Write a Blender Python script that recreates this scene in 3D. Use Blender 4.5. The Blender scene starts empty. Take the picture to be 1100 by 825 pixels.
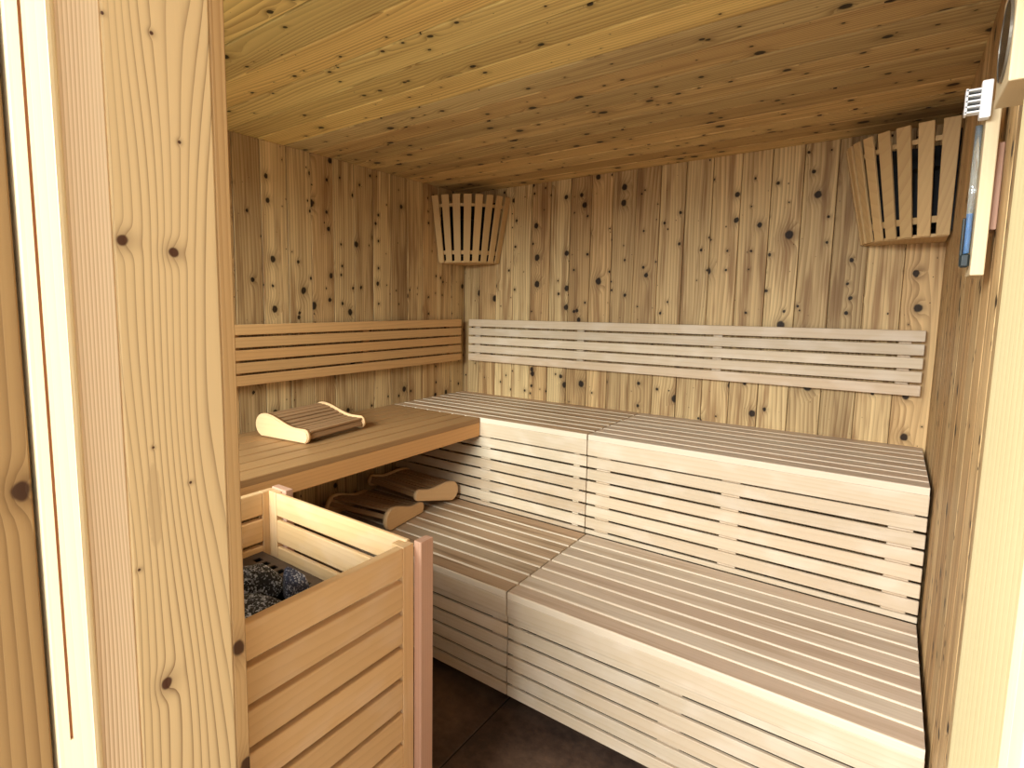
import bpy, bmesh, math, random
from mathutils import Vector, Matrix
random.seed(7)
S = bpy.context.scene
COL = S.collection

# ------------------------------------------------------------------ camera, world, lights, exposure
cam_data = bpy.data.cameras.new('camera')
cam = bpy.data.objects.new('camera', cam_data); COL.objects.link(cam); S.camera = cam
F_PX = 599.239
yaw, pitch, roll = (math.radians(a) for a in (38.3141, -6.2605, 0.3899))
fw = Vector((-math.sin(yaw) * math.cos(pitch), math.cos(yaw) * math.cos(pitch), math.sin(pitch)))
rt = Vector((math.cos(yaw), math.sin(yaw), 0)); up = rt.cross(fw)
rt, up = math.cos(roll) * rt + math.sin(roll) * up, -math.sin(roll) * rt + math.cos(roll) * up
M = Matrix((rt, up, -fw)).transposed().to_4x4(); M.translation = Vector((1.9492, -2.6034, 1.3274))
cam.matrix_world = M
cam_data.sensor_fit = 'HORIZONTAL'; cam_data.sensor_width = 36.0
cam_data.lens = F_PX * 36.0 / 1100.0
cam_data.shift_x = 67.6082 / 1100.0; cam_data.shift_y = -18.4311 / 1100.0
cam_data.clip_start = 0.02

W = bpy.data.worlds.new('daylight'); S.world = W; W.use_nodes = True
W.node_tree.nodes['Background'].inputs[0].default_value = (0.95, 0.98, 1.0, 1)
W.node_tree.nodes['Background'].inputs[1].default_value = 1.05

def area(name, loc, target, sx, sy, energy, col):
    d = bpy.data.lights.new(name, 'AREA'); d.shape = 'RECTANGLE'; d.size = sx; d.size_y = sy
    d.energy = energy; d.color = col
    o = bpy.data.objects.new(name, d); COL.objects.link(o); o.location = loc
    o.rotation_euler = (Vector(target) - Vector(loc)).to_track_quat('-Z', 'Y').to_euler()
    return o
area('daylight_outside', (0.85, -4.8, 2.40), (1.2, -1.2, 0.9), 2.1, 1.3, 265.0, (0.91, 0.98, 1.0))

S.view_settings.view_transform = 'Standard'; S.view_settings.look = 'None'
S.view_settings.gamma = 1.0; S.view_settings.use_curve_mapping = False
S.view_settings.exposure = 0.65

# ------------------------------------------------------------------ materials
class NT:
    def __init__(s, name):
        s.m = bpy.data.materials.new(name); s.m.use_nodes = True
        s.t = s.m.node_tree; s.t.nodes.clear()
        s.out = s.t.nodes.new('ShaderNodeOutputMaterial'); s.b = s.t.nodes.new('ShaderNodeBsdfPrincipled')
        s.t.links.new(s.b.outputs[0], s.out.inputs[0])
    def n(s, typ, **kw):
        x = s.t.nodes.new(typ)
        for k, v in kw.items(): setattr(x, k, v)
        return x
    def put(s, sock, v):
        if hasattr(v, 'is_output') and v.is_output: s.t.links.new(v, sock)
        elif isinstance(v, (tuple, list)) and sock.type == 'RGBA': sock.default_value = (*v[:3], 1)
        else: sock.default_value = v
    def ma(s, op, a, b=0.0, c=0.0, clamp=False):
        x = s.n('ShaderNodeMath', operation=op, use_clamp=clamp)
        for i, v in enumerate((a, b, c)): s.put(x.inputs[i], v)
        return x.outputs[0]
    def xyz(s, a, b, c=0.0):
        x = s.n('ShaderNodeCombineXYZ')
        for i, v in enumerate((a, b, c)): s.put(x.inputs[i], v)
        return x.outputs[0]
    def noise(s, vec, scale=1.0, detail=2.0, rough=0.5):
        x = s.n('ShaderNodeTexNoise', noise_dimensions='3D')
        s.put(x.inputs['Vector'], vec); s.put(x.inputs['Scale'], scale); s.put(x.inputs['Detail'], detail); s.put(x.inputs['Roughness'], rough)
        return x.outputs[0]
    def mix(s, f, a, b, mode='MIX'):
        x = s.n('ShaderNodeMix', data_type='RGBA', blend_type=mode)
        s.put(x.inputs[0], f); s.put(x.inputs[6], a); s.put(x.inputs[7], b)
        return x.outputs[2]
    def mapr(s, v, a, b, c, d, smooth=False):
        x = s.n('ShaderNodeMapRange', interpolation_type='SMOOTHSTEP' if smooth else 'LINEAR')
        for i, q in enumerate((v, a, b, c, d)): s.put(x.inputs[i], q)
        return x.outputs[0]

def lin(r, g, b):
    f = lambda c: c / 12.92 if c <= 0.04045 else ((c + 0.055) / 1.055) ** 2.4
    return (f(r / 255), f(g / 255), f(b / 255))

def wood(name, base, late, knotcol=(60, 34, 20), period=0.009, warp=0.03, ring=0.5, sharp=2.0, vstretch=0.8,
         tone=0.25, red=None, knots=0.0, kscale=8.0, kmax=0.02, explicit=(), rough=0.55, fibre=0.12, objrand=True,
         streak=0.0, streakcol=None, bump=0.15, blotch=0.0, band=0.0, stains=()):
    N = NT(name); ma = N.ma
    base, late, knotcol = lin(*base), lin(*late), lin(*knotcol)
    uv = N.n('ShaderNodeUVMap', uv_map='grain').outputs[0]
    sep = N.n('ShaderNodeSeparateXYZ'); N.put(sep.inputs[0], uv)
    R = N.n('ShaderNodeAttribute', attribute_name='rnd').outputs['Fac']
    if objrand:
        R = ma('FRACT', ma('ADD', R, ma('MULTIPLY', N.n('ShaderNodeObjectInfo').outputs['Random'], 7.31)))
    R2 = ma('FRACT', ma('MULTIPLY', R, 13.73)); R3 = ma('FRACT', ma('MULTIPLY', R, 37.31))
    u = ma('ADD', sep.outputs[0], ma('MULTIPLY', R, 53.7)); v = ma('ADD', sep.outputs[1], ma('MULTIPLY', R, 91.3))
    km, halo, bulge = None, None, None
    def add_knot(d, rk):
        nonlocal km, halo, bulge
        k = N.mapr(d, ma('MULTIPLY', rk, 0.7), ma('MULTIPLY', rk, 1.12), 1.0, 0.0, True)
        q = ma('DIVIDE', d, ma('MULTIPLY', rk, 2.1))
        h = ma('EXPONENT', ma('MULTIPLY', ma('MULTIPLY', q, q), -1.0))
        b = ma('MULTIPLY', h, ma('MULTIPLY', rk, 1.7))
        km = k if km is None else ma('MAXIMUM', km, k)
        halo = h if halo is None else ma('MAXIMUM', halo, h)
        bulge = b if bulge is None else ma('ADD', bulge, b)
    if knots > 0:
        for j, (sc, mx, th) in enumerate(((kscale, kmax, 1 - knots), (kscale * 1.9, kmax * 0.45, 1 - knots * 0.55))):
            wob = N.noise(N.xyz(u, v, 3.0 + j), 60.0, 1.0)
            vo = N.n('ShaderNodeTexVoronoi', voronoi_dimensions='2D', feature='F1')
            N.put(vo.inputs['Vector'], N.xyz(ma('ADD', u, j * 7.7), ma('MULTIPLY', v, 0.85)))
            N.put(vo.inputs['Scale'], sc); N.put(vo.inputs['Randomness'], 1.0)
            sc_ = N.n('ShaderNodeSeparateColor'); N.put(sc_.inputs[0], vo.outputs['Color'])
            rk = ma('ADD', N.mapr(sc_.outputs[0], th, 1.0, 0.0, mx), 0.0004)
            d = ma('ADD', ma('DIVIDE', vo.outputs['Distance'], sc), ma('MULTIPLY', ma('SUBTRACT', wob, 0.5), 0.006))
            add_knot(ma('MAXIMUM', d, 0.0), rk)
    for (ku, kv, kr, kel) in explicit:
        du = ma('SUBTRACT', sep.outputs[0], ku); dv = ma('MULTIPLY', ma('SUBTRACT', sep.outputs[1], kv), kel)
        d = ma('SQRT', ma('ADD', ma('MULTIPLY', du, du), ma('MULTIPLY', dv, dv)))
        wob = N.noise(N.xyz(u, v, 1.0), 70.0, 1.0)
        add_knot(ma('ADD', d, ma('MULTIPLY', ma('SUBTRACT', wob, 0.5), kr * 0.5)), kr)
    g = ma('ADD', u, ma('MULTIPLY', ma('SUBTRACT', N.noise(N.xyz(ma('MULTIPLY', u, 7.0), ma('MULTIPLY', v, vstretch), R), 1.0, 1.0), 0.5), warp))
    g = ma('ADD', g, ma('MULTIPLY', ma('SUBTRACT', N.noise(N.xyz(ma('MULTIPLY', u, 50.0), ma('MULTIPLY', v, 1.6)), 1.0, 2.0), 0.5), period * 0.35))
    if bulge is not None: g = ma('ADD', g, bulge)
    ph = ma('FRACT', ma('DIVIDE', g, period))
    # slow rise of the early wood, crisp end of the late wood
    rg = ma('POWER', ma('MULTIPLY', ph, N.mapr(ph, 0.93, 1.0, 1.0, 0.0, True)), sharp)
    amt = N.mapr(N.noise(N.xyz(ma('MULTIPLY', u, 18.0), ma('MULTIPLY', v, 0.7), 9.0), 1.0, 1.0), 0.3, 0.7, 0.35, 1.0)
    f = ma('MULTIPLY', ma('MULTIPLY', rg, amt), ring)
    fib = N.noise(N.xyz(ma('MULTIPLY', u, 420.0), ma('MULTIPLY', v, 9.0)), 1.0, 3.0, 0.6)
    f = ma('ADD', f, ma('MULTIPLY', ma('SUBTRACT', fib, 0.5), fibre), clamp=True)
    c = N.mix(f, base, late)
    if red is not None:
        c = N.mix(ma('MULTIPLY', R3, 0.75), c, lin(*red), 'MULTIPLY')
    if band > 0:
        bd = N.mapr(N.noise(N.xyz(ma('MULTIPLY', u, 34.0), ma('MULTIPLY', v, 0.6), 51.0), 1.0, 2.0, 0.6), 0.3, 0.62, band, 0.0)
        c = N.mix(bd, c, late)
    for (su, sv, sr, sel) in stains:
        du = ma('SUBTRACT', sep.outputs[0], su); dv = ma('MULTIPLY', ma('SUBTRACT', sep.outputs[1], sv), sel)
        d = ma('ADD', ma('SQRT', ma('ADD', ma('MULTIPLY', du, du), ma('MULTIPLY', dv, dv))), ma('MULTIPLY', ma('SUBTRACT', N.noise(N.xyz(u, v, 2.0), 60.0, 2.0), 0.5), sr * 0.6))
        c = N.mix(N.mapr(d, sr * 0.85, sr * 1.1, 0.6, 0.0, True), c, N.mix(0.35, base, late))
    if streak > 0:
        s_ = N.mapr(N.noise(N.xyz(ma('MULTIPLY', u, 26.0), ma('MULTIPLY', v, 1.6), 21.0), 1.0, 3.0, 0.6), 0.47, 0.66, 0.0, streak, True)
        c = N.mix(s_, c, lin(*streakcol))
    if blotch > 0:
        s_ = N.mapr(N.noise(N.xyz(ma('MULTIPLY', u, 14.0), ma('MULTIPLY', v, 7.0), 33.0), 1.0, 2.0), 0.45, 0.7, 0.0, blotch, True)
        c = N.mix(s_, c, lin(250, 238, 225))
    if km is not None:
        c = N.mix(ma('MULTIPLY', halo, 0.45), c, N.mix(0.5, late, knotcol))
        c = N.mix(ma('MULTIPLY', km, 0.93), c, knotcol)
    k = N.mapr(R2, 0.0, 1.0, 1.0 - tone, 1.0 + tone * 0.6)
    c = N.mix(1.0, c, N.n('ShaderNodeCombineColor').outputs[0], 'MULTIPLY')
    cc = c.node.inputs[7].links[0].from_node
    for i in range(3): N.put(cc.inputs[i], k)
    N.put(N.b.inputs['Base Color'], c); N.put(N.b.inputs['Roughness'], rough)
    N.put(N.b.inputs['Specular IOR Level'], 0.18)
    bp = N.n('ShaderNodeBump'); N.put(bp.inputs['Strength'], bump); N.put(bp.inputs['Distance'], 0.0012)
    N.put(bp.inputs['Height'], ma('SUBTRACT', ma('MULTIPLY', fib, 0.5), rg)); N.put(N.b.inputs['Normal'], bp.outputs[0])
    return N.m

def plain(name, rgb, rough=0.5, metal=0.0, noise=0.0, nscale=30.0, spec=0.4):
    N = NT(name); c = lin(*rgb)
    if noise:
        tc = N.n('ShaderNodeTexCoord').outputs['Object']
        f = N.mapr(N.noise(tc, nscale, 4.0, 0.6), 0.3, 0.7, 1 - noise, 1 + noise)
        c2 = N.mix(1.0, c, (1, 1, 1), 'MULTIPLY'); cc = N.n('ShaderNodeCombineColor')
        for i in range(3): N.put(cc.inputs[i], f)
        N.put(c2.node.inputs[7], cc.outputs[0]); c = c2
    N.put(N.b.inputs['Base Color'], c); N.put(N.b.inputs['Roughness'], rough); N.put(N.b.inputs['Metallic'], metal)
    N.put(N.b.inputs['Specular IOR Level'], spec)
    return N.m

PINE = dict(base=(222, 192, 140), late=(128, 94, 56), red=(240, 218, 200), knots=0.66, kscale=8.0, kmax=0.016, tone=0.22, streak=0.65, streakcol=(128, 88, 52), band=0.42,
            period=0.014, warp=0.09, ring=0.85, sharp=1.4, vstretch=0.9, knotcol=(22, 9, 4))
m_wall = wood('knotty_pine', **PINE)
m_wall_left = m_wall
m_ceil = wood('knotty_pine_ceiling', **{**PINE, 'base': (226, 200, 142), 'late': (136, 102, 58), 'band': 0.12, 'streak': 0.35, 'tone': 0.26, 'warp': 0.15})
m_ceil_lit = wood('knotty_pine_ceiling_lit', **{**PINE, 'base': (244, 218, 142), 'late': (150, 110, 54), 'band': 0.1, 'streak': 0.25, 'tone': 0.2, 'warp': 0.15, 'knots': 0.5, 'streakcol': (168, 120, 66)})  # lit copy of the ceiling pine, brightness painted into the colour
m_slat = wood('pale_birch', (208, 188, 160), (182, 154, 120), ring=0.35, period=0.016, warp=0.08, tone=0.1, red=(250, 236, 225), fibre=0.1, rough=0.45, blotch=0.16)
m_slat_warm = wood('warm_birch', (208, 164, 110), (164, 122, 78), ring=0.4, period=0.014, warp=0.08, tone=0.12, red=(250, 230, 210), fibre=0.1, rough=0.45)
m_top = wood('worn_birch', (206, 188, 166), (166, 144, 122), ring=0.35, period=0.013, warp=0.07, tone=0.13, red=(244, 228, 220), fibre=0.2, rough=0.42, streak=0.5, streakcol=(166, 138, 110))
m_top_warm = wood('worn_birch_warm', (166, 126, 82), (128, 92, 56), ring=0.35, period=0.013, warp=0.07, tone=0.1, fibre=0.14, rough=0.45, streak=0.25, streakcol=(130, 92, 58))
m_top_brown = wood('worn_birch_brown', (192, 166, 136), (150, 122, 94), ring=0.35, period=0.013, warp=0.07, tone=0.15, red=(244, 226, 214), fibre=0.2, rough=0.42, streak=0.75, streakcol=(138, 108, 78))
m_edge = wood('fresh_birch_edge', (220, 200, 174), (200, 174, 142), ring=0.2, tone=0.05, rough=0.4)
m_cage = wood('cage_aspen', (224, 182, 130), (194, 146, 98), ring=0.35, period=0.018, warp=0.1, tone=0.07, fibre=0.08, rough=0.5, blotch=0.1)
m_pink = wood('pinkish_post', (198, 154, 128), (160, 114, 88), ring=0.4, period=0.008, warp=0.02, tone=0.03, rough=0.4)
m_frame = wood('pale_spruce_frame', (238, 214, 170), (222, 188, 138), ring=0.4, period=0.012, warp=0.05, tone=0.03, rough=0.45)
m_casing = wood('outer_casing_pine', (166, 130, 84), (104, 70, 38), ring=0.65, period=0.011, warp=0.05, tone=0.02, objrand=False,
                explicit=[(1.263 - 2.440, 1.136, 0.009, 0.8)])
J = 1.265
m_grainy = wood('fine_grained_spruce', (236, 208, 170), (176, 132, 92), ring=1.0, period=0.0042, warp=0.035, sharp=1.6, bump=0.06, tone=0.02, vstretch=1.2, objrand=False)
m_jamb = wood('flame_grained_spruce', (216, 184, 136), (100, 60, 28), ring=1.0, period=0.0110, warp=0.14, sharp=4.5, bump=0.06, vstretch=1.1, tone=0.02, objrand=False, knotcol=(70, 36, 24),
              explicit=[(J - 2.3303, 1.398, 0.0068, 1.0), (J - 2.2735, 1.389, 0.0065, 1.0), (J - 2.3068, 0.852, 0.0070, 0.8), (J - 2.2607, 1.5195, 0.0022, 1.0),
                        (J - 2.3088, 1.156, 0.0016, 1.0), (J - 2.2657, 1.102, 0.0020, 1.0), (J - 2.3322, 1.011, 0.0020, 1.0), (J - 2.2874, 1.633, 0.0025, 1.0), (J - 2.3381, 1.635, 0.002, 1.0)],
              stains=[(J - 2.3105, 1.085, 0.0085, 0.16)])
m_trim = wood('edge_trim_pine', (186, 148, 100), (140, 96, 56), ring=0.6, period=0.008, warp=0.04, tone=0.02, objrand=False,
              explicit=[(J - 2.209, 0.849, 0.010, 0.8), (J - 2.203, 0.665, 0.011, 0.8)])
m_shade = wood('shade_slat_wood', (206, 170, 118), (170, 120, 78), ring=0.4, period=0.012, warp=0.05, tone=0.1, rough=0.5)
m_pillow_side = wood('pillow_side_birch', (228, 188, 140), (206, 160, 110), ring=0.25, period=0.02, tone=0.04, rough=0.45)
m_pillow_slat = wood('pillow_slat_wood', (170, 132, 94), (126, 92, 62), ring=0.5, tone=0.16, rough=0.5)
m_groove = plain('brown_seal', (150, 92, 50), 0.6)
m_dark = plain('dark_recess', (30, 22, 17), 0.9)
m_metal = plain('dark_heater_steel', (92, 82, 76), 0.5, 0.55, 0.12, 40)
m_black = plain('black_steel', (28, 27, 27), 0.5, 0.3)
m_white = plain('white_plastic', (238, 236, 234), 0.4)
m_dial = plain('dark_dial', (34, 40, 40), 0.25)
m_grey = plain('grey_metal_ring', (120, 112, 100), 0.35, 0.6)
m_blue = plain('blue_filling', (60, 130, 200), 0.25)
m_board = wood('pale_sensor_board', (206, 184, 146), (190, 162, 122), ring=0.2, tone=0.02, rough=0.45)

def glass():
    N = NT('clear_glass'); N.put(N.b.inputs['Base Color'], (0.9, 0.97, 0.97)); N.put(N.b.inputs['Roughness'], 0.03)
    N.put(N.b.inputs['Transmission Weight'], 0.9); N.put(N.b.inputs['IOR'], 1.45)
    return N.m
m_glass = glass()
def pane():
    N = NT('window_glass'); tr = N.n('ShaderNodeBsdfTransparent'); gl = N.n('ShaderNodeBsdfGlossy'); gl.inputs['Roughness'].default_value = 0.02
    fr = N.n('ShaderNodeFresnel'); mx = N.n('ShaderNodeMixShader'); tr.inputs[0].default_value = (0.95, 0.97, 0.96, 1)
    N.t.links.new(fr.outputs[0], mx.inputs[0]); N.t.links.new(tr.outputs[0], mx.inputs[1]); N.t.links.new(gl.outputs[0], mx.inputs[2])
    N.t.links.new(mx.outputs[0], N.out.inputs[0]); return N.m
m_pane = pane()

def stone_mat():
    N = NT('speckled_stone'); tc = N.n('ShaderNodeTexCoord').outputs['Object']
    rn = N.n('ShaderNodeObjectInfo').outputs['Random']
    vo = N.n('ShaderNodeTexVoronoi', feature='F1'); N.put(vo.inputs['Vector'], tc); N.put(vo.inputs['Scale'], 300.0)
    sc = N.n('ShaderNodeSeparateColor'); N.put(sc.inputs[0], vo.outputs['Color'])
    big = N.noise(tc, 26.0, 3.0, 0.6)
    f = N.mapr(N.ma('ADD', sc.outputs[0], N.ma('MULTIPLY', N.ma('SUBTRACT', big, 0.5), 0.9)), 0.6, 1.05, 0.0, 1.0)
    c = N.mix(f, lin(30, 31, 35), lin(206, 208, 216))
    N.put(N.b.inputs['Base Color'], c); N.put(N.b.inputs['Roughness'], 0.75)
    bp = N.n('ShaderNodeBump'); N.put(bp.inputs['Strength'], 0.8); N.put(bp.inputs['Distance'], 0.004)
    N.put(bp.inputs['Height'], N.noise(tc, 90.0, 4.0, 0.7)); N.put(N.b.inputs['Normal'], bp.outputs[0])
    return N.m
m_stone = stone_mat()
def bluestone_mat():
    m = m_stone.copy(); m.name = 'blue_speckled_stone'
    for x in m.node_tree.nodes:
        if x.type == 'MIX' and x.data_type == 'RGBA':
            x.inputs[6].default_value = (*lin(62, 70, 94), 1); x.inputs[7].default_value = (*lin(205, 212, 228), 1)
    return m
m_bluestone = bluestone_mat()

def floor_mat():
    N = NT('dark_brown_tile'); tc = N.n('ShaderNodeTexCoord').outputs['Object']
    a = N.noise(tc, 5.0, 5.0, 0.6); b = N.noise(tc, 34.0, 4.0, 0.65)
    f = N.mapr(N.ma('ADD', N.ma('MULTIPLY', a, 0.7), N.ma('MULTIPLY', b, 0.3)), 0.38, 0.66, 0.0, 1.0)
    c = N.mix(f, lin(62, 46, 38), lin(118, 92, 74))
    N.put(N.b.inputs['Base Color'], c); N.put(N.b.inputs['Roughness'], 0.5)
    bp = N.n('ShaderNodeBump'); N.put(bp.inputs['Strength'], 0.3); N.put(bp.inputs['Distance'], 0.004); N.put(bp.inputs['Height'], b)
    N.put(N.b.inputs['Normal'], bp.outputs[0])
    return N.m
m_floor = floor_mat(); m_outfloor = plain('pale_bounce_tile', (226, 216, 200), 0.4, 0.0, 0.05, 6.0); m_grout = plain('dark_grout', (48, 38, 32), 0.9)

# ------------------------------------------------------------------ mesh building
class MB:
    """collects wooden pieces; build() links them as one mesh object"""
    def __init__(s):
        s.bm = bmesh.new(); s.uv = s.bm.loops.layers.uv.new('grain'); s.rn = s.bm.faces.layers.float.new('rnd')
    def absorb(s, bm, axis, rnd=None, mat=None, M=None, offset=(0, 0)):
        rnd = random.random() if rnd is None else rnd
        a, b = [i for i in range(3) if i != axis]
        vm = {}
        bm.normal_update()
        for v in bm.verts: vm[v] = s.bm.verts.new(M @ v.co if M else v.co)
        for f in bm.faces:
            try: nf = s.bm.faces.new([vm[v] for v in f.verts])
            except ValueError: continue
            nf[s.rn] = rnd; nf.material_index = f.material_index if mat is None else mat; nf.smooth = f.smooth
            end = abs(f.normal[axis]) > 0.8
            for l0, l1 in zip(f.loops, nf.loops):
                c = l0.vert.co
                l1[s.uv].uv = (c[a], c[b] * 0.3) if end else (c[a] + c[b] + offset[0], c[axis] + offset[1])
        bm.free(); return s
    def box(s, x0, x1, y0, y1, z0, z1, axis=0, bev=0.0, seg=1, rnd=None, mat=None, M=None, offset=(0, 0)):
        bm = bmesh.new(); bmesh.ops.create_cube(bm, size=1.0)
        for v in bm.verts:
            v.co = Vector(((x0 + x1) / 2 + v.co.x * (x1 - x0), (y0 + y1) / 2 + v.co.y * (y1 - y0), (z0 + z1) / 2 + v.co.z * (z1 - z0)))
        if bev > 0: bmesh.ops.bevel(bm, geom=bm.edges[:], offset=bev, segments=seg, profile=0.5, affect='EDGES', clamp_overlap=True)
        return s.absorb(bm, axis, rnd, mat, M, offset)
    def prism(s, pts, l0, l1, axis, mats=None, rnd=None, M=None, mat=None, smooth=False):
        """pts: closed outline in the two axes other than axis (ascending order)"""
        bm = bmesh.new(); a, b = [i for i in range(3) if i != axis]
        def co(p, l):
            c = [0, 0, 0]; c[a], c[b], c[axis] = p[0], p[1], l; return c
        A = [bm.verts.new(co(p, l0)) for p in pts]; B = [bm.verts.new(co(p, l1)) for p in pts]
        n = len(pts)
        for i in range(n):
            f = bm.faces.new((A[i], A[(i + 1) % n], B[(i + 1) % n], B[i])); f.smooth = smooth
            if mats: f.material_index = mats[i]
        f1 = bm.faces.new(A[::-1]); f2 = bm.faces.new(B)
        if mats: f1.material_index = f2.material_index = max(mats)
        bmesh.ops.recalc_face_normals(bm, faces=bm.faces[:])
        return s.absorb(bm, axis, rnd, mat, M)
    def cyl(s, c, r, h, axis=2, seg=24, mat=None, r2=None, rnd=None):
        bm = bmesh.new(); bmesh.ops.create_cone(bm, cap_ends=True, segments=seg, radius1=r, radius2=r if r2 is None else r2, depth=h)
        rot = {0: Matrix.Rotation(math.pi / 2, 4, 'Y'), 1: Matrix.Rotation(math.pi / 2, 4, 'X'), 2: Matrix.Identity(4)}[axis]
        for v in bm.verts: v.co = rot @ v.co + Vector(c)
        for f in bm.faces: f.smooth = len(f.verts) == 4
        return s.absorb(bm, axis, rnd, mat)
    def build(s, name, mats, parent=None, kind=None):
        mats = mats if isinstance(mats, (list, tuple)) else [mats]
        me = bpy.data.meshes.new(name); 
        if parent is not None:
            bmesh.ops.translate(s.bm, verts=s.bm.verts[:], vec=-world_loc(parent))
            o_loc = None
        # origin of the part at its own centre
        cs = [v.co for v in s.bm.verts]
        ctr = sum(cs, Vector()) / max(1, len(cs))
        if parent is None: ctr.z = min(c.z for c in cs)
        bmesh.ops.translate(s.bm, verts=s.bm.verts[:], vec=-ctr)
        s.bm.to_mesh(me); s.bm.free()
        for m in mats: me.materials.append(m)
        o = bpy.data.objects.new(name, me); COL.objects.link(o); o.location = ctr
        if parent is not None: o.parent = parent
        if kind: o['kind'] = kind
        return o

def world_loc(o):
    l = Vector(o.location)
    while o.parent: o = o.parent; l += Vector(o.location)
    return l

def thing(name, label, cat, loc, group=None, kind=None):
    o = bpy.data.objects.new(name, None); COL.objects.link(o); o.location = loc; o.empty_display_size = 0.1
    if kind: o['kind'] = kind
    else:
        o['label'] = label; o['category'] = cat
        if group: o['group'] = group
    return o

def tag(o, label, cat, group=None):
    o['label'] = label; o['category'] = cat
    if group: o['group'] = group
    return o

# ------------------------------------------------------------------ the room
RW, RH, FY = 2.0779, 1.957, -2.19      # width, ceiling height, inner face of the front wall
DX0, DX1, OY = 1.265, 1.9932, -2.43     # door opening, outer face of the front wall
T = 0.02

def plank_wall(name, axis_across, start, stop, pitch, phase, z0, z1, plane, inward, m=None):
    """vertical planks; axis_across 0 -> wall lies across x at y=plane, 1 -> across y at x=plane"""
    b = MB(); k = math.floor((start - phase) / pitch)
    p = phase + k * pitch
    while p < stop - 1e-4:
        a0, a1 = max(p, start), min(p + pitch, stop)
        if a1 - a0 > 0.004:
            lo, hi = (plane, plane + T) if inward < 0 else (plane - T, plane)
            gp = random.choice((0.0008, 0.0018, 0.0026, 0.0032))
            a0 += gp * 0.5; a1 -= gp * 0.5
            if axis_across == 0: b.box(a0, a1, lo, hi, z0, z1, axis=2, bev=0.0018)
            else: b.box(lo, hi, a0, a1, z0, z1, axis=2, bev=0.0018)
        p += pitch
    # solid backing behind the boards
    lo, hi = (plane + T - 0.002, plane + 0.08) if inward < 0 else (plane - 0.08, plane - T + 0.002)
    if axis_across == 0: b.box(start - 0.06, stop + 0.06, lo, hi, z0, z1 + 0.05, axis=2, mat=1)
    else: b.box(lo, hi, start, stop, z0, z1 + 0.05, axis=2, mat=1)
    return b.build(name, [m or m_wall, m_dark], kind='structure')

plank_wall('wall_back', 0, -0.02, RW + 0.02, 0.10945, 0.0, 0, RH, 0.0, -1)
plank_wall('wall_left', 1, FY, 0.02, 0.1195, -0.004, 0, RH, 0.0, 1)
plank_wall('wall_right', 1, OY, 0.02, 0.1095, -0.05, 0, RH, RW, -1)

b = MB()
p = 0.009
while p > OY:
    a0, a1 = max(p - 0.1215, OY), min(p, 0.0)
    pale = a1 < -1.19  # planks near the door, with the light on them painted in
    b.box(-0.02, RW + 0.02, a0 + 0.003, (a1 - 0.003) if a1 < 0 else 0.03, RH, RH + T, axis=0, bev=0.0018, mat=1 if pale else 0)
    p -= 0.1215
b.box(-0.08, RW + 0.08, OY, 0.08, RH + T + 0.002, RH + 0.1, axis=0, mat=2)
b.build('ceiling', [m_ceil, m_ceil_lit, m_dark], kind='structure')

b = MB(); g = 0.003
xs = [-0.18 + 0.6 * i for i in range(-1, 7)]; ys = [0.47, -0.19, -0.85, -1.51, -2.17, -2.44]
for i in range(len(xs) - 1):
    for j in range(len(ys) - 1):
        b.box(xs[i] + g, xs[i + 1] - g, ys[j + 1] + g, ys[j] - g, -0.02, 0.0, axis=0, bev=0.0015)
b.box(xs[0], xs[-1], ys[-1], ys[0], -0.06, -0.003, axis=0, mat=1)
b.build('floor', [m_floor, m_grout], kind='structure')
b = MB()
for i in range(7):
    for j in range(6):
        x, y = -1.6 + i * 0.8, -2.442 - j * 0.8
        b.box(x + 0.002, x + 0.798, y - 0.798, y - 0.002, -0.02, 0.0, axis=0, bev=0.0015)
b.box(-1.6, 4.0, -7.25, -2.442, -0.06, -0.004, axis=0, mat=1)
b.build('floor_outside', [m_outfloor, m_grout], kind='structure')  # unseen floor, made pale to bounce daylight up onto the ceiling

# front wall around the doorway (boards inside and outside, solid between)
b = MB()
for (x0, x1, z0, z1) in ((-0.08, 0.10, 0, RH), (1.14, DX0 - 0.03, 0, RH), (0.10, 1.14, 0, 0.92), (0.10, 1.14, 1.86, RH), (DX1 + 0.03, RW + 0.08, 0, RH), (DX0 - 0.03, DX1 + 0.03, 1.93, RH)):
    b.box(x0, x1, OY + 0.02, FY - 0.02, z0, z1, axis=2, mat=1)
    w = 0.11; x = x0
    while x < x1 - 1e-4:
        xe = min(x + w, x1)
        b.box(x, xe, FY - 0.02, FY, z0, z1, axis=2, bev=0.0016)
        x = xe
b.build('wall_front', [m_wall, m_dark], kind='structure')
win = thing('window_1', None, None, (0.62, OY + 0.05, 0.92), kind='structure')
b = MB()
b.box(0.10, 0.145, OY + 0.02, FY, 0.92, 1.86, axis=2, bev=0.002); b.box(1.095, 1.14, OY + 0.02, FY, 0.92, 1.86, axis=2, bev=0.002)
b.box(0.145, 1.095, OY + 0.02, FY, 0.92, 0.965, axis=0, bev=0.002); b.box(0.145, 1.095, OY + 0.02, FY, 1.815, 1.86, axis=0, bev=0.002)
b.build('window_frame', m_frame, win)
b = MB(); b.box(0.145, 1.095, -2.315, -2.307, 0.965, 1.815, axis=0); b.build('pane', m_pane, win)
b = MB()
b.box(-0.5, -0.08, OY - 0.0, OY + 0.06, 0, RH + 0.1, axis=2)
b.box(RW + 0.08, RW + 1.2, OY, OY + 0.06, 0, RH + 0.3, axis=2)
b.box(-0.5, RW + 1.2, OY - 0.0, OY + 0.06, RH + 0.1, RH + 0.3, axis=0)
b.build('trim_1', m_casing, kind='structure')

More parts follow.
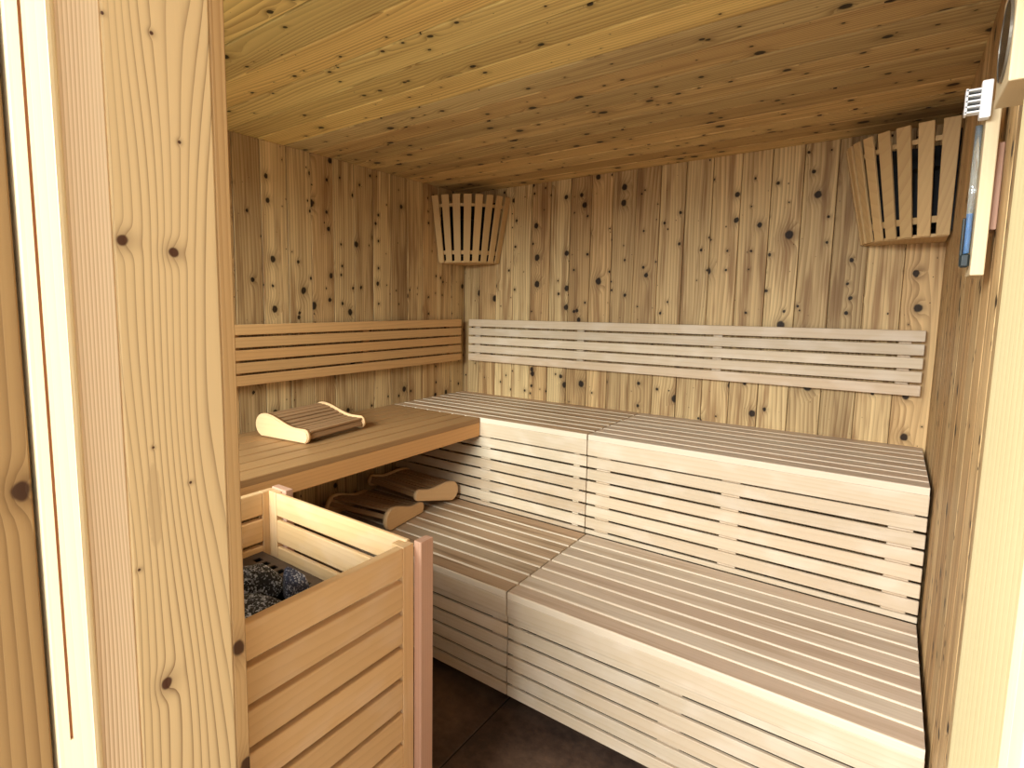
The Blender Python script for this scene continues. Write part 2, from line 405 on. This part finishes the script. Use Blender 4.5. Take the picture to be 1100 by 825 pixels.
# doorway: outer casing, rebated frame, two reveal boards and an edge strip on each side
door = thing('door_1', None, None, (DX0, OY, 0), kind='structure')
b = MB(); b.box(DX0 - 0.06, DX0 - 0.002, -2.58, OY - 0.0005, 0, RH + 0.1, axis=2, bev=0.002, rnd=0.0)
b.build('outer_casing', m_casing, door)
b = MB(); b.box(DX0 - 0.03, DX0 - 0.0205, OY + 0.001, OY + 0.2, 0, 1.93, axis=2, rnd=0.0); b.build('frame_core', m_dark, door)
gy = -2.4133; fx = 1.277; zg = 0.845
b = MB()
def fxs(y): return fx + 0.004 - (-2.3845 - y) * 0.42      # face slanted outwards, shaped to catch daylight and look brighter
b.prism([(1.235, -2.4262), (fxs(-2.4262) - 0.002, -2.4262), (fxs(-2.4242), -2.4242), (fxs(gy - 0.0016), gy - 0.0016), (1.235, gy - 0.0016)], 0.0, 1.93, 2)
pts = [(1.235, gy + 0.0016), (fxs(gy + 0.0016), gy + 0.0016), (fxs(-2.3945), -2.3945)]
for i in range(1, 6):
    q = math.radians(-20 + 110 * i / 5); pts.append((fxs(-2.3945) - 0.0095 + 0.0101 * math.cos(q), -2.3945 + 0.0 + 0.0100 * math.sin(q)))
b.prism(pts + [(1.235, -2.3845)], 0.0, 1.93, 2)
b.prism([(1.235, gy - 0.0016), (fxs(gy - 0.0016), gy - 0.0016), (fxs(gy + 0.0016), gy + 0.0016), (1.235, gy + 0.0016)], 0.0, zg, 2)
b.build('frame_strip', m_frame, door)
b = MB(); b.box(1.237, fxs(gy) - 0.003, gy - 0.0016, gy + 0.0016, zg, 1.93, axis=2, bev=0); o = b.build('seal', m_groove, door); o['label'] = 'brown sealing strip in the frame groove'
b = MB(); b.box(DX0 - 0.02, DX0, -2.3850, -2.3405, 0, 1.93, axis=2, bev=0.0015, rnd=0.0); b.build('narrow_reveal_board', m_grainy, door)
b = MB(); b.box(DX0 - 0.02, DX0 + 0.0008, -2.3405, -2.2176, 0, 1.93, axis=2, bev=0.0025, seg=2, rnd=0.0); b.build('wide_reveal_board', m_jamb, door)
b = MB(); b.box(DX0 - 0.03, DX0 + 0.0, -2.2172, -2.1965, 0, 1.93, axis=2, bev=0.002, rnd=0.0); b.build('edge_trim', m_trim, door)
m_rframe = wood('yellowish_spruce_frame', (196, 180, 136), (176, 148, 98), ring=0.4, period=0.012, warp=0.05, tone=0.03, rough=0.5)
b = MB()
b.box(DX1, DX1 + 0.03, -2.39, FY, 0, 1.93, axis=2, bev=0.004, seg=2)
b.build('right_reveal_board', m_rframe, door)
b = MB(); b.box(DX1 - 0.012, DX1 + 0.03, OY, -2.3902, 0, 1.93, axis=2, bev=0.008, seg=3); b.build('right_frame_strip', m_frame, door)
b = MB(); b.box(DX1 - 0.0, DX1 + 0.3, OY - 0.012, OY - 0.0005, 0, RH + 0.1, axis=2, bev=0.002); b.build('right_outer_casing', m_casing, door)
b = MB(); b.box(DX0, DX1, OY, FY, 1.90, 1.93, axis=0, bev=0.002); b.build('head_board', m_frame, door)

# ------------------------------------------------------------------ benches
def slat_part(along, across0, width, l0, l1, ztop, parent, mats, gap=0.007, th=0.022, flip=False, front=False, tongue=0.005):
    """one top slat: worn face, fresh rounded edges and a lower tongue that closes the joint"""
    b = MB(); r = 0.0035; w = width if front else width - gap
    prof = [(0, 0), (w, 0), (w, th - r), (w - r * 0.3, th - r * 0.3), (w - r, th), (r, th), (r * 0.3, th - r * 0.3), (0, th - r)]
    mt = [1, 1, 1, 1, 0, 1, 1, 1]
    if flip: prof = [(width - a, z) for a, z in prof]
    ax = 0 if along == 'x' else 1
    b.prism([(across0 + a, ztop - th + z) for a, z in prof], l0 + 0.0015, l1 - 0.0015, ax, mats=mt)
    if not front:
        t0, t1 = (w - 0.004, width + 0.004) if not flip else (-0.004, width - w + 0.004)
        b.box(*((l0, l1) if ax == 0 else (across0 + t0, across0 + t1)), *((across0 + t0, across0 + t1) if ax == 0 else (l0, l1)), ztop - th + 0.001, ztop - tongue, axis=ax, mat=1)
    return b.build('slat', mats, parent)

def x_bench(name, label, group, x0, x1, yb, yf, ztop, fas, riser, rz0, pitch, battens, zfoot, proud, xr0=None, mtop=None):
    """bench along the back wall: eight slats along x, a fascia and a slatted riser on upright battens"""
    t = thing(name, label, 'bench', ((x0 + x1) / 2, (yb + yf) / 2, 0), group)
    n = 8; w = (yb - yf) / n
    for i in range(n):                 # from the front edge to the wall
        slat_part('x', yf + i * w, w, x0, x1, ztop, t, [mtop or m_top, m_edge], front=(i == n - 1))
    b = MB(); b.box(x0, x1, yf, yf + 0.022, ztop - fas, ztop - 0.0225, axis=0, bev=0.0025, seg=2); b.build('fascia', m_slat, t)
    z = riser
    yy = yf + proud
    while z > rz0 + 0.001:             # riser slats, gaps of 7 mm
        zz = max(z - pitch + 0.0085, rz0)
        if z - zz > 0.004:
            b = MB(); b.box(x0 if xr0 is None else xr0, x1, yy, yy + 0.011, zz, z, axis=0, bev=0.0015); b.build('riser_slat', m_slat, t)
        z -= pitch
    for bx0, bx1 in battens:
        b = MB(); b.box(bx0, bx1, yy + 0.0113, yy + 0.05, max(rz0, zfoot), ztop - 0.022, axis=2, bev=0.001); b.build('batten', m_slat, t)
    b = MB(); b.box(x0 + 0.01, x1 - 0.01, yb - 0.05, yb - 0.012, ztop - 0.08, ztop - 0.0225, axis=0, bev=0.001); b.build('back_rail', m_slat_warm, t)
    for bx0, bx1 in battens:
        b = MB(); b.box(bx0, bx1, yy + 0.05, yb - 0.05, ztop - 0.07, ztop - 0.0225, axis=1, bev=0.001); b.build('bearer', m_slat_warm, t)
    for bx in (x0 + 0.05, x1 - 0.1):
        b = MB(); b.box(bx, bx + 0.05, yb - 0.20, yb - 0.15, 0.0, ztop - 0.0705, axis=2, bev=0.001); b.build('leg', m_slat_warm, t)
    return t

UZ, UF, LZ, LF, LEX = 0.83, -0.585, 0.4265, -1.1692, 2.069
GU, GL = 'upper benches', 'lower benches'
x_bench('upper_bench', 'upper slatted bench section in the back left corner under the corner lamp shade', GU, 0.002, 1.046, -0.002, UF, UZ, 0.0835, 0.7400, 0.4275, 0.0493,
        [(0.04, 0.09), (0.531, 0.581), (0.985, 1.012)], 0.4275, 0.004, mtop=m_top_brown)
x_bench('upper_bench', 'upper slatted bench section at the right wall, under the long backrest', GU, 1.049, LEX, -0.002, UF, UZ, 0.0835, 0.7400, 0.4275, 0.0493,
        [(1.083, 1.139), (1.534, 1.591), (1.984, 2.042)], 0.4275, 0.004)
x_bench('lower_bench', 'lower slatted bench section left of the seam, carrying two headrests', GL, 0.002, 1.0535, UF + 0.002, LF, LZ, 0.0805, 0.3620, 0.07, 0.0512,
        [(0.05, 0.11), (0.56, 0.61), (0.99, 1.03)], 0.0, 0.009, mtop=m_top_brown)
x_bench('lower_bench', 'lower slatted bench section at the right wall, brightest bench nearest the door', GL, 1.0565, LEX, UF + 0.002, LF, LZ, 0.0805, 0.3620, 0.07, 0.0512,
        [(1.07, 1.10), (1.53, 1.59), (1.98, 2.04)], 0.0, 0.009)

# side bench along the left wall
BA = 0.5345; yb0, yb1 = -2.186, -0.5875
t = thing('upper_bench', 'open-fronted slatted bench along the left wall, carrying the pale headrest', 'bench', (BA / 2, (yb0 + yb1) / 2, 0), GU)
n = 7; w = (BA - 0.004) / n
for i in range(n):
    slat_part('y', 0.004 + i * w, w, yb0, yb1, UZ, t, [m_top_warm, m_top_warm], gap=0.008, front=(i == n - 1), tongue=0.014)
b = MB(); b.box(BA - 0.022, BA, yb0, yb1, UZ - 0.0835, UZ - 0.0225, axis=1, bev=0.003, seg=2); b.build('fascia', m_slat_warm, t)
b = MB(); b.box(0.002, 0.04, yb0, yb1, UZ - 0.08, UZ - 0.0225, axis=1, bev=0.001); b.build('wall_rail', m_slat_warm, t)
for yy in (-2.1, -1.65, -1.2, -0.75):
    b = MB(); b.box(0.04, BA - 0.022, yy - 0.03, yy + 0.03, UZ - 0.075, UZ - 0.0225, axis=0, bev=0.001); b.build('bearer', m_slat_warm, t)
b = MB(); b.box(BA - 0.075, BA - 0.025, yb0 + 0.02, yb0 + 0.07, 0, UZ - 0.076, axis=2, bev=0.002); b.build('leg', m_slat_warm, t)

# ------------------------------------------------------------------ backrests
def backrest(label, along, l0, l1, plane_wall, mats, battens, depth=0.04):
    """five horizontal slats on upright battens fixed to the wall"""
    ctr = ((l0 + l1) / 2, -0.02, 1.0182) if along == 'x' else (0.02, (l0 + l1) / 2, 1.0182)
    t = thing('backrest', label, 'backrest', ctr, 'slatted backrests on the walls')
    for i in range(5):
        z0 = 1.0182 + i * 0.0484; z1 = z0 + 0.0396
        b = MB()
        if along == 'x': b.box(l0, l1, -depth, -depth + 0.02, z0, z1, axis=0, bev=0.0025, seg=2)
        else: b.box(depth - 0.02, depth, l0, l1, z0, z1, axis=1, bev=0.0025, seg=2)
        b.build('slat', mats, t)
    for q in battens:
        b = MB()
        if along == 'x': b.box(q - 0.018, q + 0.018, -depth + 0.0203, -0.0005, 1.028, 1.242, axis=2, bev=0.001)
        else: b.box(0.0005, depth - 0.0203, q - 0.018, q + 0.018, 1.028, 1.242, axis=2, bev=0.001)
        b.build('batten', mats, t)
    return t
backrest('long pale slatted backrest on the back wall', 'x', 0.0638, 2.047, 0, m_slat, (0.113, 0.741, 1.372, 1.993))
backrest('darker slatted backrest on the left wall', 'y', -2.12, -0.0754, 0, m_slat_warm, (-0.14, -0.79, -1.46, -2.05))

# ------------------------------------------------------------------ corner lamp shades
def corner_shade(label, cx, sx):
    """quarter ring of eight tapering slats on two hoops; sx=+1 opens to +x, -1 to -x"""
    t = thing('lamp_shade', label, 'lamp', (cx, 0, 1.555), 'corner lamp shades')
    cz0, cz1, r0, r1 = 1.558, 1.9, 0.232, 0.300
    def P(r, a, z): return Vector((cx + sx * r * math.sin(a), -r * math.cos(a), z))
    for i in range(8):
        a = math.radians(5.5 + i * 79.0 / 7)
        w0, w1, th = 0.0335 / 2, 0.0405 / 2, 0.008
        bm = bmesh.new(); vs = []
        dt = Vector((sx * math.cos(a), math.sin(a), 0)); dr = Vector((sx * math.sin(a), -math.cos(a), 0))
        for (z, r, w) in ((cz0, r0, w0), (cz1, r1, w1)):
            c = Vector((cx, 0, z)) + dr * r
            for (s1, s2) in ((-1, 0), (1, 0), (1, 1), (-1, 1)): vs.append(bm.verts.new(c + dt * w * s1 + dr * th * s2))
        for q in ((0, 1, 2, 3), (4, 5, 6, 7), (0, 1, 5, 4), (1, 2, 6, 5), (2, 3, 7, 6), (3, 0, 4, 7)): bm.faces.new([vs[k] for k in q])
        bmesh.ops.recalc_face_normals(bm, faces=bm.faces[:])
        bmesh.ops.bevel(bm, geom=bm.edges[:], offset=0.0012, segments=1, affect='EDGES')
        MB().absorb(bm, 2).build('slat', m_shade, t)
    for (z, h) in ((1.60, 0.02), (1.842, 0.014)):
        f = (z - cz0) / (cz1 - cz0); R = r0 + (r1 - r0) * f - 0.002
        bm = bmesh.new(); rows = []
        for k in range(17):
            a = math.radians(2 + 86 * k / 16)
            rows.append([bm.verts.new(P(R - 0.012, a, z)), bm.verts.new(P(R, a, z)), bm.verts.new(P(R + h * 0.19, a, z + h)), bm.verts.new(P(R - 0.012, a, z + h))])
        for k in range(16):
            for q in range(4): bm.faces.new((rows[k][q], rows[k][(q + 1) % 4], rows[k + 1][(q + 1) % 4], rows[k + 1][q]))
        bm.faces.new(rows[0]); bm.faces.new(rows[-1][::-1])
        bmesh.ops.recalc_face_normals(bm, faces=bm.faces[:])
        MB().absorb(bm, 2).build('hoop', m_shade, t)
    b = MB()
    pts = [P(0.006, 0.8, 0)] + [P(r0 - 0.002, math.radians(2 + 86 * k / 16), 0) for k in range(17)]
    b.prism([(p.x, p.y) for p in pts], 1.556, 1.566, 2)
    b.build('base_board', m_shade, t)
    b = MB(); b.box(*sorted((cx + sx * 0.0055, cx + sx * 0.12)), -0.12, -0.0055, 1.6, 1.8, axis=2, bev=0.02, seg=3); b.build('lamp_housing', m_black, t)
    b = MB(); b.box(*sorted((cx + sx * 0.0055, cx + sx * 0.215)), -0.005, -0.0005, 1.575, 1.885, axis=2); b.build('back_plate', m_black, t)  # black sheet added behind the slats as the shade in their gaps
    b = MB(); b.box(*sorted((cx + sx * 0.0005, cx + sx * 0.005)), -0.215, -0.0055, 1.575, 1.885, axis=2); b.build('back_plate', m_black, t)  # same added black sheet on the side wall, for dark gaps
    return t
corner_shade('fan-shaped slatted lamp shade in the back left corner', 0.0, 1)
corner_shade('fan-shaped slatted lamp shade in the back right corner, beside the white slotted cap', RW, -1)

# ------------------------------------------------------------------ headrests
PL, PW = 0.275, 0.325
def p_top(s):        # height of the side plate along its length, s in 0..1 (0 = tall end)
    k = 0.5 + 0.5 * math.cos(math.pi * min(1, max(0, (s - 0.16) / 0.62)))
    return 0.052 + 0.038 * k
def plate_outline():
    pts = []
    h0, h1 = p_top(0.16), p_top(1.0)
    for i in range(9):                        # tall rounded end
        a = math.radians(250 - 160 * i / 8)
        pts.append((0.046 + 0.046 * math.cos(a), 0.045 + 0.045 * math.sin(a)))
    for i in range(1, 14):
        s = 0.17 + (0.93 - 0.17) * i / 13
        pts.append((PL * s, p_top(s)))
    for i in range(1, 8):                     # low rounded end
        a = math.radians(80 - 150 * i / 7)
        pts.append((PL - 0.022 + 0.022 * math.cos(a), 0.0265 + 0.0255 * math.sin(a)))
    return [(x, max(0.0, z)) for x, z in pts]
OUT = plate_outline()
def make_headrest(label):
    t = thing('headrest', label, 'headrest', (0, 0, 0), 'curved slatted headrests')
    for y0, y1 in ((-PW / 2, -PW / 2 + 0.02), (PW / 2 - 0.02, PW / 2)):
        b = MB(); bm = bmesh.new()
        A = [bm.verts.new((x - PL / 2, y0, z)) for x, z in OUT]; B = [bm.verts.new((x - PL / 2, y1, z)) for x, z in OUT]
        nn = len(OUT)
        for i in range(nn): bm.faces.new((A[i], A[(i + 1) % nn], B[(i + 1) % nn], B[i])).smooth = True
        caps = [bm.faces.new(A), bm.faces.new(B[::-1])]
        bmesh.ops.recalc_face_normals(bm, faces=bm.faces[:])
        ed = [e for f in caps for e in f.edges]
        bmesh.ops.bevel(bm, geom=ed, offset=0.003, segments=2, affect='EDGES')
        b.absorb(bm, 0, rnd=0.3); b.build('side_plate', m_pillow_side, t)
    for i in range(12):
        s = 0.06 + 0.88 * i / 10 if i < 11 else 0.962
        z = p_top(s) - 0.0105; 
        if s < 0.12: z -= 0.02
        sl = math.atan2((p_top(min(1, s + .02)) - p_top(max(0, s - .02))), 0.04 * PL)
        if s < 0.12: sl = 0.7
        if i == 11: sl, z = -1.25, z - 0.0165
        Mx = Matrix.Translation((s * PL - PL / 2, 0, z)) @ Matrix.Rotation(-sl, 4, 'Y')
        b = MB(); b.box(-0.0102, 0.0102, -PW / 2 + 0.0195, PW / 2 - 0.0195, -0.005, 0.005, axis=1, bev=0.003, seg=2, M=Mx)
        b.build('slat', m_pillow_slat, t)
    return t
def copy_thing(src, label):
    r = src.copy(); COL.objects.link(r); r['label'] = label
    for ch in list(src.children):
        c = ch.copy(); COL.objects.link(c); c.parent = r
    return r
h1 = make_headrest('curved headrest with pale side plates on the left wall bench')
h2 = copy_thing(h1, 'curved headrest on the lower bench, leaning against the slatted riser')
h3 = copy_thing(h1, 'curved headrest on the lower bench, in front of the other, beside the heater cage')
def place(o, x, y, z, rz, ry=0.0):
    o.rotation_mode = 'XYZ'
    o.matrix_world = Matrix.Translation((x, y, z)) @ Matrix.Rotation(math.radians(rz), 4, 'Z') @ Matrix.Rotation(math.radians(ry), 4, 'Y')
place(h1, 0.195, -1.245, UZ + 0.0005, 7)
place(h2, 0.262, -0.744, LZ + 0.037, -94, -13.5)
place(h3, 0.262, -0.975, LZ + 0.0005, 98)

# ------------------------------------------------------------------ heater in its slatted cage
CX0, CX1, CY0, CY1, CZ = 0.600, 1.165, -2.165, -1.7105, 0.811
t = thing('heater_cage', 'slatted wooden guard cage around the sauna heater, left of the doorway', 'heater guard', ((CX0 + CX1) / 2, (CY0 + CY1) / 2, 0))
zs = []
z = CZ
while z > 0.06: zs.append((z - 0.0645, z)); z -= 0.0765
def cage_slat(x0, x1, y0, y1, z0, z1, ax):
    b = MB(); b.box(x0, x1, y0, y1, z0, z1, axis=ax, bev=0.003, seg=2); b.build('slat', m_cage, t)
for (z0, z1) in zs:
    cage_slat(CX1 - 0.02, CX1, CY0 + 0.0152, CY1 - 0.0545, z0, z1, 1)      # side towards the doorway
    cage_slat(CX0, CX0 + 0.02, CY0 + 0.0152, CY1 - 0.040, z0, z1, 1)       # side towards the bench
    cage_slat(CX0 + 0.0552, CX1 - 0.0205, CY1 - 0.02, CY1 - 0.008, z0, z1, 0)      # back
    cage_slat(CX0 + 0.0205, CX1 - 0.0205, CY0, CY0 + 0.02, z0, z1, 0)       # front
def stile(x0, x1, y0, y1, z1, m=m_cage, name='stile'):
    b = MB(); b.box(x0, x1, y0, y1, 0.0, z1, axis=2, bev=0.002, seg=2); return b.build(name, m, t)
stile(CX1 - 0.02, CX1, CY1 - 0.0543, CY1 - 0.0203, CZ)
stile(CX1 - 0.02, CX1, CY0, CY0 + 0.015, CZ)
stile(CX0 + 0.0205, CX0 + 0.0548, CY1 - 0.02, CY1, CZ)
stile(CX0, CX0 + 0.02, CY0, CY0 + 0.015, CZ)
stile(CX0, CX0 + 0.020, CY1 - 0.0398, CY1, CZ)
stile(CX1 - 0.045, CX1 - 0.0205, CY1 - 0.045, CY1 - 0.0203, CZ - 0.004)
for xx in (0.80, 0.98):
    pass
o = stile(CX1 + 0.0003, CX1 + 0.0215, -1.7313, -1.690, CZ + 0.006, m_pink, 'corner_post'); o['label'] = 'pinkish corner post'
o = stile(0.606, 0.672, CY1 + 0.0003, CY1 + 0.024, CZ + 0.005, m_pink, 'corner_post'); o['label'] = 'pinkish corner post'

hx0, hx1, hy0, hy1 = CX0 + 0.024, CX1 - 0.024, CY0 + 0.025, CY1 - 0.0465
hz = 0.645
th = thing('sauna_heater', 'dark steel heater with a perforated rim, filled with stones, inside the slatted cage', 'heater', ((hx0 + hx1) / 2, (hy0 + hy1) / 2, 0))
b = MB(); b.box(hx0 + 0.03, hx1 - 0.03, hy0 + 0.03, hy1 - 0.03, 0.12, 0.50, axis=2, bev=0.01, seg=2); b.build('casing', m_black, th)
for fx_ in (hx0 + 0.06, hx1 - 0.06):
    for fy_ in (hy0 + 0.06, hy1 - 0.06):
        b = MB(); b.cyl((fx_, fy_, 0.06), 0.015, 0.12); b.build('foot', m_black, th)
# perforated rim: a flat ring cut by a grid with holes left open
def rim():
    rw, m0, hs, pitch = 0.074, 0.028, 0.021, 0.034     # rim width, margin, hole size, hole pitch
    ix0, ix1, iy0, iy1 = hx0 + rw, hx1 - rw, hy0 + rw, hy1 - rw
    zb = hz - 0.004
    b = MB()
    def run(l0, l1, put):
        # solid outer and inner strips with bridges between square holes
        put(l0, l1, 0.0, m0); put(l0, l1, m0 + hs, rw)
        n = int((l1 - l0 - 0.03) / pitch); s0 = (l0 + l1 - n * pitch + (pitch - hs)) / 2; e = l0
        for i in range(n):
            h = s0 + i * pitch; put(e, h, m0, m0 + hs); e = h + hs
        put(e, l1, m0, m0 + hs)
    run(hx0, hx1, lambda a, c, d0, d1: b.box(a, c, hy1 - d1, hy1 - d0, zb, hz, axis=0))
    run(hx0, hx1, lambda a, c, d0, d1: b.box(a, c, hy0 + d0, hy0 + d1, zb, hz, axis=0))
    run(iy0, iy1, lambda a, c, d0, d1: b.box(hx0 + d0, hx0 + d1, a, c, zb, hz, axis=1))
    run(iy0, iy1, lambda a, c, d0, d1: b.box(hx1 - d1, hx1 - d0, a, c, zb, hz, axis=1))
    b.build('perforated_rim', m_metal, th)
    b = MB()
    ox0, ox1, oy0, oy1 = ix0, ix1, iy0, iy1
    for q in ((ox0 - .004, ox0, oy0, oy1), (ox1, ox1 + .004, oy0, oy1), (ox0 - .004, ox1 + .004, oy0 - .004, oy0), (ox0 - .004, ox1 + .004, oy1, oy1 + .004)):
        b.box(q[0], q[1], q[2], q[3], 0.505, hz - 0.0045, axis=2)
    b.box(ox0, ox1, oy0, oy1, 0.501, 0.506, axis=0)
    b.build('stone_basket', m_black, th)
    b = MB()
    for q in ((hx0, hx0 + .004, hy0, hy1), (hx1 - .004, hx1, hy0, hy1), (hx0 + .004, hx1 - .004, hy0, hy0 + .004), (hx0 + .004, hx1 - .004, hy1 - .004, hy1)):
        b.box(q[0], q[1], q[2], q[3], 0.45, hz - 0.0045, axis=2)
    b.build('skirt', m_black, th)
    return ix0, ix1, iy0, iy1
ix0, ix1, iy0, iy1 = rim()

def stone(label, c, size, rz, seed, m=None, tilt=0.0):
    rnd = random.Random(seed); bm = bmesh.new()
    bmesh.ops.create_icosphere(bm, subdivisions=4, radius=1.0)
    planes = []
    for _ in range(11):
        d = Vector((rnd.gauss(0, 1), rnd.gauss(0, 1), rnd.gauss(0, 1))).normalized(); planes.append((d, rnd.uniform(0.62, 0.9)))
    for v in bm.verts:
        p = v.co.copy()
        for d, h in planes:
            k = p.dot(d)
            if k > h: p -= d * (k - h) * 0.92
        n = math.sin(9 * p.x + seed) * math.sin(8 * p.y + 2 * seed) * math.sin(10 * p.z) * 0.03
        v.co = p * (1 + n)
    Mx = Matrix.Rotation(math.radians(rz), 4, 'Z') @ Matrix.Rotation(math.radians(tilt), 4, 'X') @ Matrix.Diagonal((*size, 1))
    for v in bm.verts: v.co = Mx @ v.co
    for f in bm.faces: f.smooth = True
    lo = min(v.co.z for v in bm.verts)
    me = bpy.data.meshes.new('heater_stone'); bm.to_mesh(me); bm.free(); me.materials.append(m or m_stone)
    o = bpy.data.objects.new('heater_stone', me); COL.objects.link(o); o.location = c
    return tag(o, label, 'stone', 'heater stones')
stone('large dark speckled stone at the back of the heater', (0.812, -1.930, 0.664), (0.104, 0.062, 0.064), 62, 3)
stone('long dark stone in front of the large one, half hidden by the door jamb', (0.945, -1.990, 0.680), (0.088, 0.050, 0.046), 72, 5)
stone('blue-grey speckled stone standing upright beside the cage side', (0.922, -1.866, 0.678), (0.034, 0.028, 0.068), 30, 8, m_bluestone, 15)
rnd = random.Random(21); bm = bmesh.new()
gx, gy_, = 6, 4
for k in range(2):
    for i in range(gx):
        for j in range(gy_):
            c = Vector((ix0 + 0.035 + (ix1 - ix0 - 0.07) * i / (gx - 1), iy0 + 0.035 + (iy1 - iy0 - 0.07) * j / (gy_ - 1), 0.530 + k * 0.028)) + Vector((rnd.uniform(-.006, .006), rnd.uniform(-.006, .006), rnd.uniform(-.003, .003)))
            g_ = bmesh.ops.create_icosphere(bm, subdivisions=2, radius=1.0); rr = rnd.uniform(0.019, 0.025)
            dirs = [(Vector((rnd.gauss(0, 1), rnd.gauss(0, 1), rnd.gauss(0, 1))).normalized(), rnd.uniform(0.6, 0.85)) for _ in range(7)]
            for v in g_['verts']:
                p = v.co.copy()
                for d, h in dirs:
                    q = p.dot(d)
                    if q > h: p -= d * (q - h)
                v.co = c + p * rr
bmesh.ops.translate(bm, verts=bm.verts[:], vec=-th.location)
me = bpy.data.meshes.new('stone_fill'); bm.to_mesh(me); bm.free(); me.materials.append(m_stone)
o = bpy.data.objects.new('stone_fill', me); COL.objects.link(o); o['kind'] = 'stuff'; o.parent = th

# ------------------------------------------------------------------ things on the right wall
t = thing('timer_board', 'narrow pale wooden board with a glass tube on the right wall', 'wall instrument', (RW, -1.25, 1.38))
b = MB(); b.box(2.0665, RW - 0.0005, -1.262, -1.20, 1.463, 1.608, axis=2, bev=0.001); b.build('back_plate', m_pink, t)
b = MB(); b.box(2.048, 2.0662, -1.290, -1.21, 1.385, 1.672, axis=2, bev=0.002, seg=2); b.build('board', m_board, t)
b = MB(); b.cyl((2.0425, -1.262, 1.532), 0.0048, 0.215); b.build('glass_tube', m_glass, t)
b = MB(); b.cyl((2.0425, -1.262, 1.455), 0.0034, 0.075); b.build('blue_filling', m_blue, t)
b = MB(); b.box(2.034, 2.0478, -1.270, -1.250, 1.40, 1.424, axis=2, bev=0.003); b.box(2.0335, 2.0372, -1.268, -1.256, 1.42, 1.485, axis=2, bev=0.001); b.build('tube_holder', m_dial, t)

t = thing('slotted_cap', 'small white slotted plastic cap at the top of the pale timer board', 'sensor', (2.036, -1.30, 1.645))
b = MB(); b.box(2.0375, 2.0515, -1.312, -1.2905, 1.640, 1.700, axis=2, bev=0.002, seg=2); b.build('body', m_white, t)
b = MB()
for k in range(5):
    z = 1.652 + k * 0.0088; b.box(2.019, 2.0375, -1.312, -1.292, z - 0.0013 + 0.0, z + 0.0013, axis=0)
b.box(2.0185, 2.0215, -1.312, -1.292, 1.649, 1.690, axis=2)
b.build('vent_fins', m_white, t)
b = MB(); b.box(2.0235, 2.037, -1.296, -1.2925, 1.653, 1.686, axis=2); b.build('vent_core', m_black, t)

t = thing('wall_clock', 'square pale wooden dial box high on the right wall, nearest the doorway', 'wall instrument', (RW, -1.55, 1.607))
KX = 2.040
b = MB(); b.box(KX, RW - 0.0005, -1.612, -1.485, 1.607, 1.745, axis=1, bev=0.002, seg=2); b.build('case', m_board, t)
b = MB(); b.cyl((KX - 0.0012, -1.553, 1.675), 0.047, 0.0022, axis=0, seg=48); b.build('dial', m_dial, t)
bm = bmesh.new(); ring = []
for k in range(48):
    a = 2 * math.pi * k / 48
    ring.append([bm.verts.new((KX - xo, -1.553 + r * math.cos(a), 1.675 + r * math.sin(a))) for xo, r in ((0.0003, 0.0475), (0.003, 0.0475), (0.003, 0.0500), (0.0003, 0.0500))])
for k in range(48):
    for q in range(4): bm.faces.new((ring[k][q], ring[k][(q + 1) % 4], ring[(k + 1) % 48][(q + 1) % 4], ring[(k + 1) % 48][q]))
bmesh.ops.recalc_face_normals(bm, faces=bm.faces[:])
MB().absorb(bm, 0).build('bezel', m_grey, t)
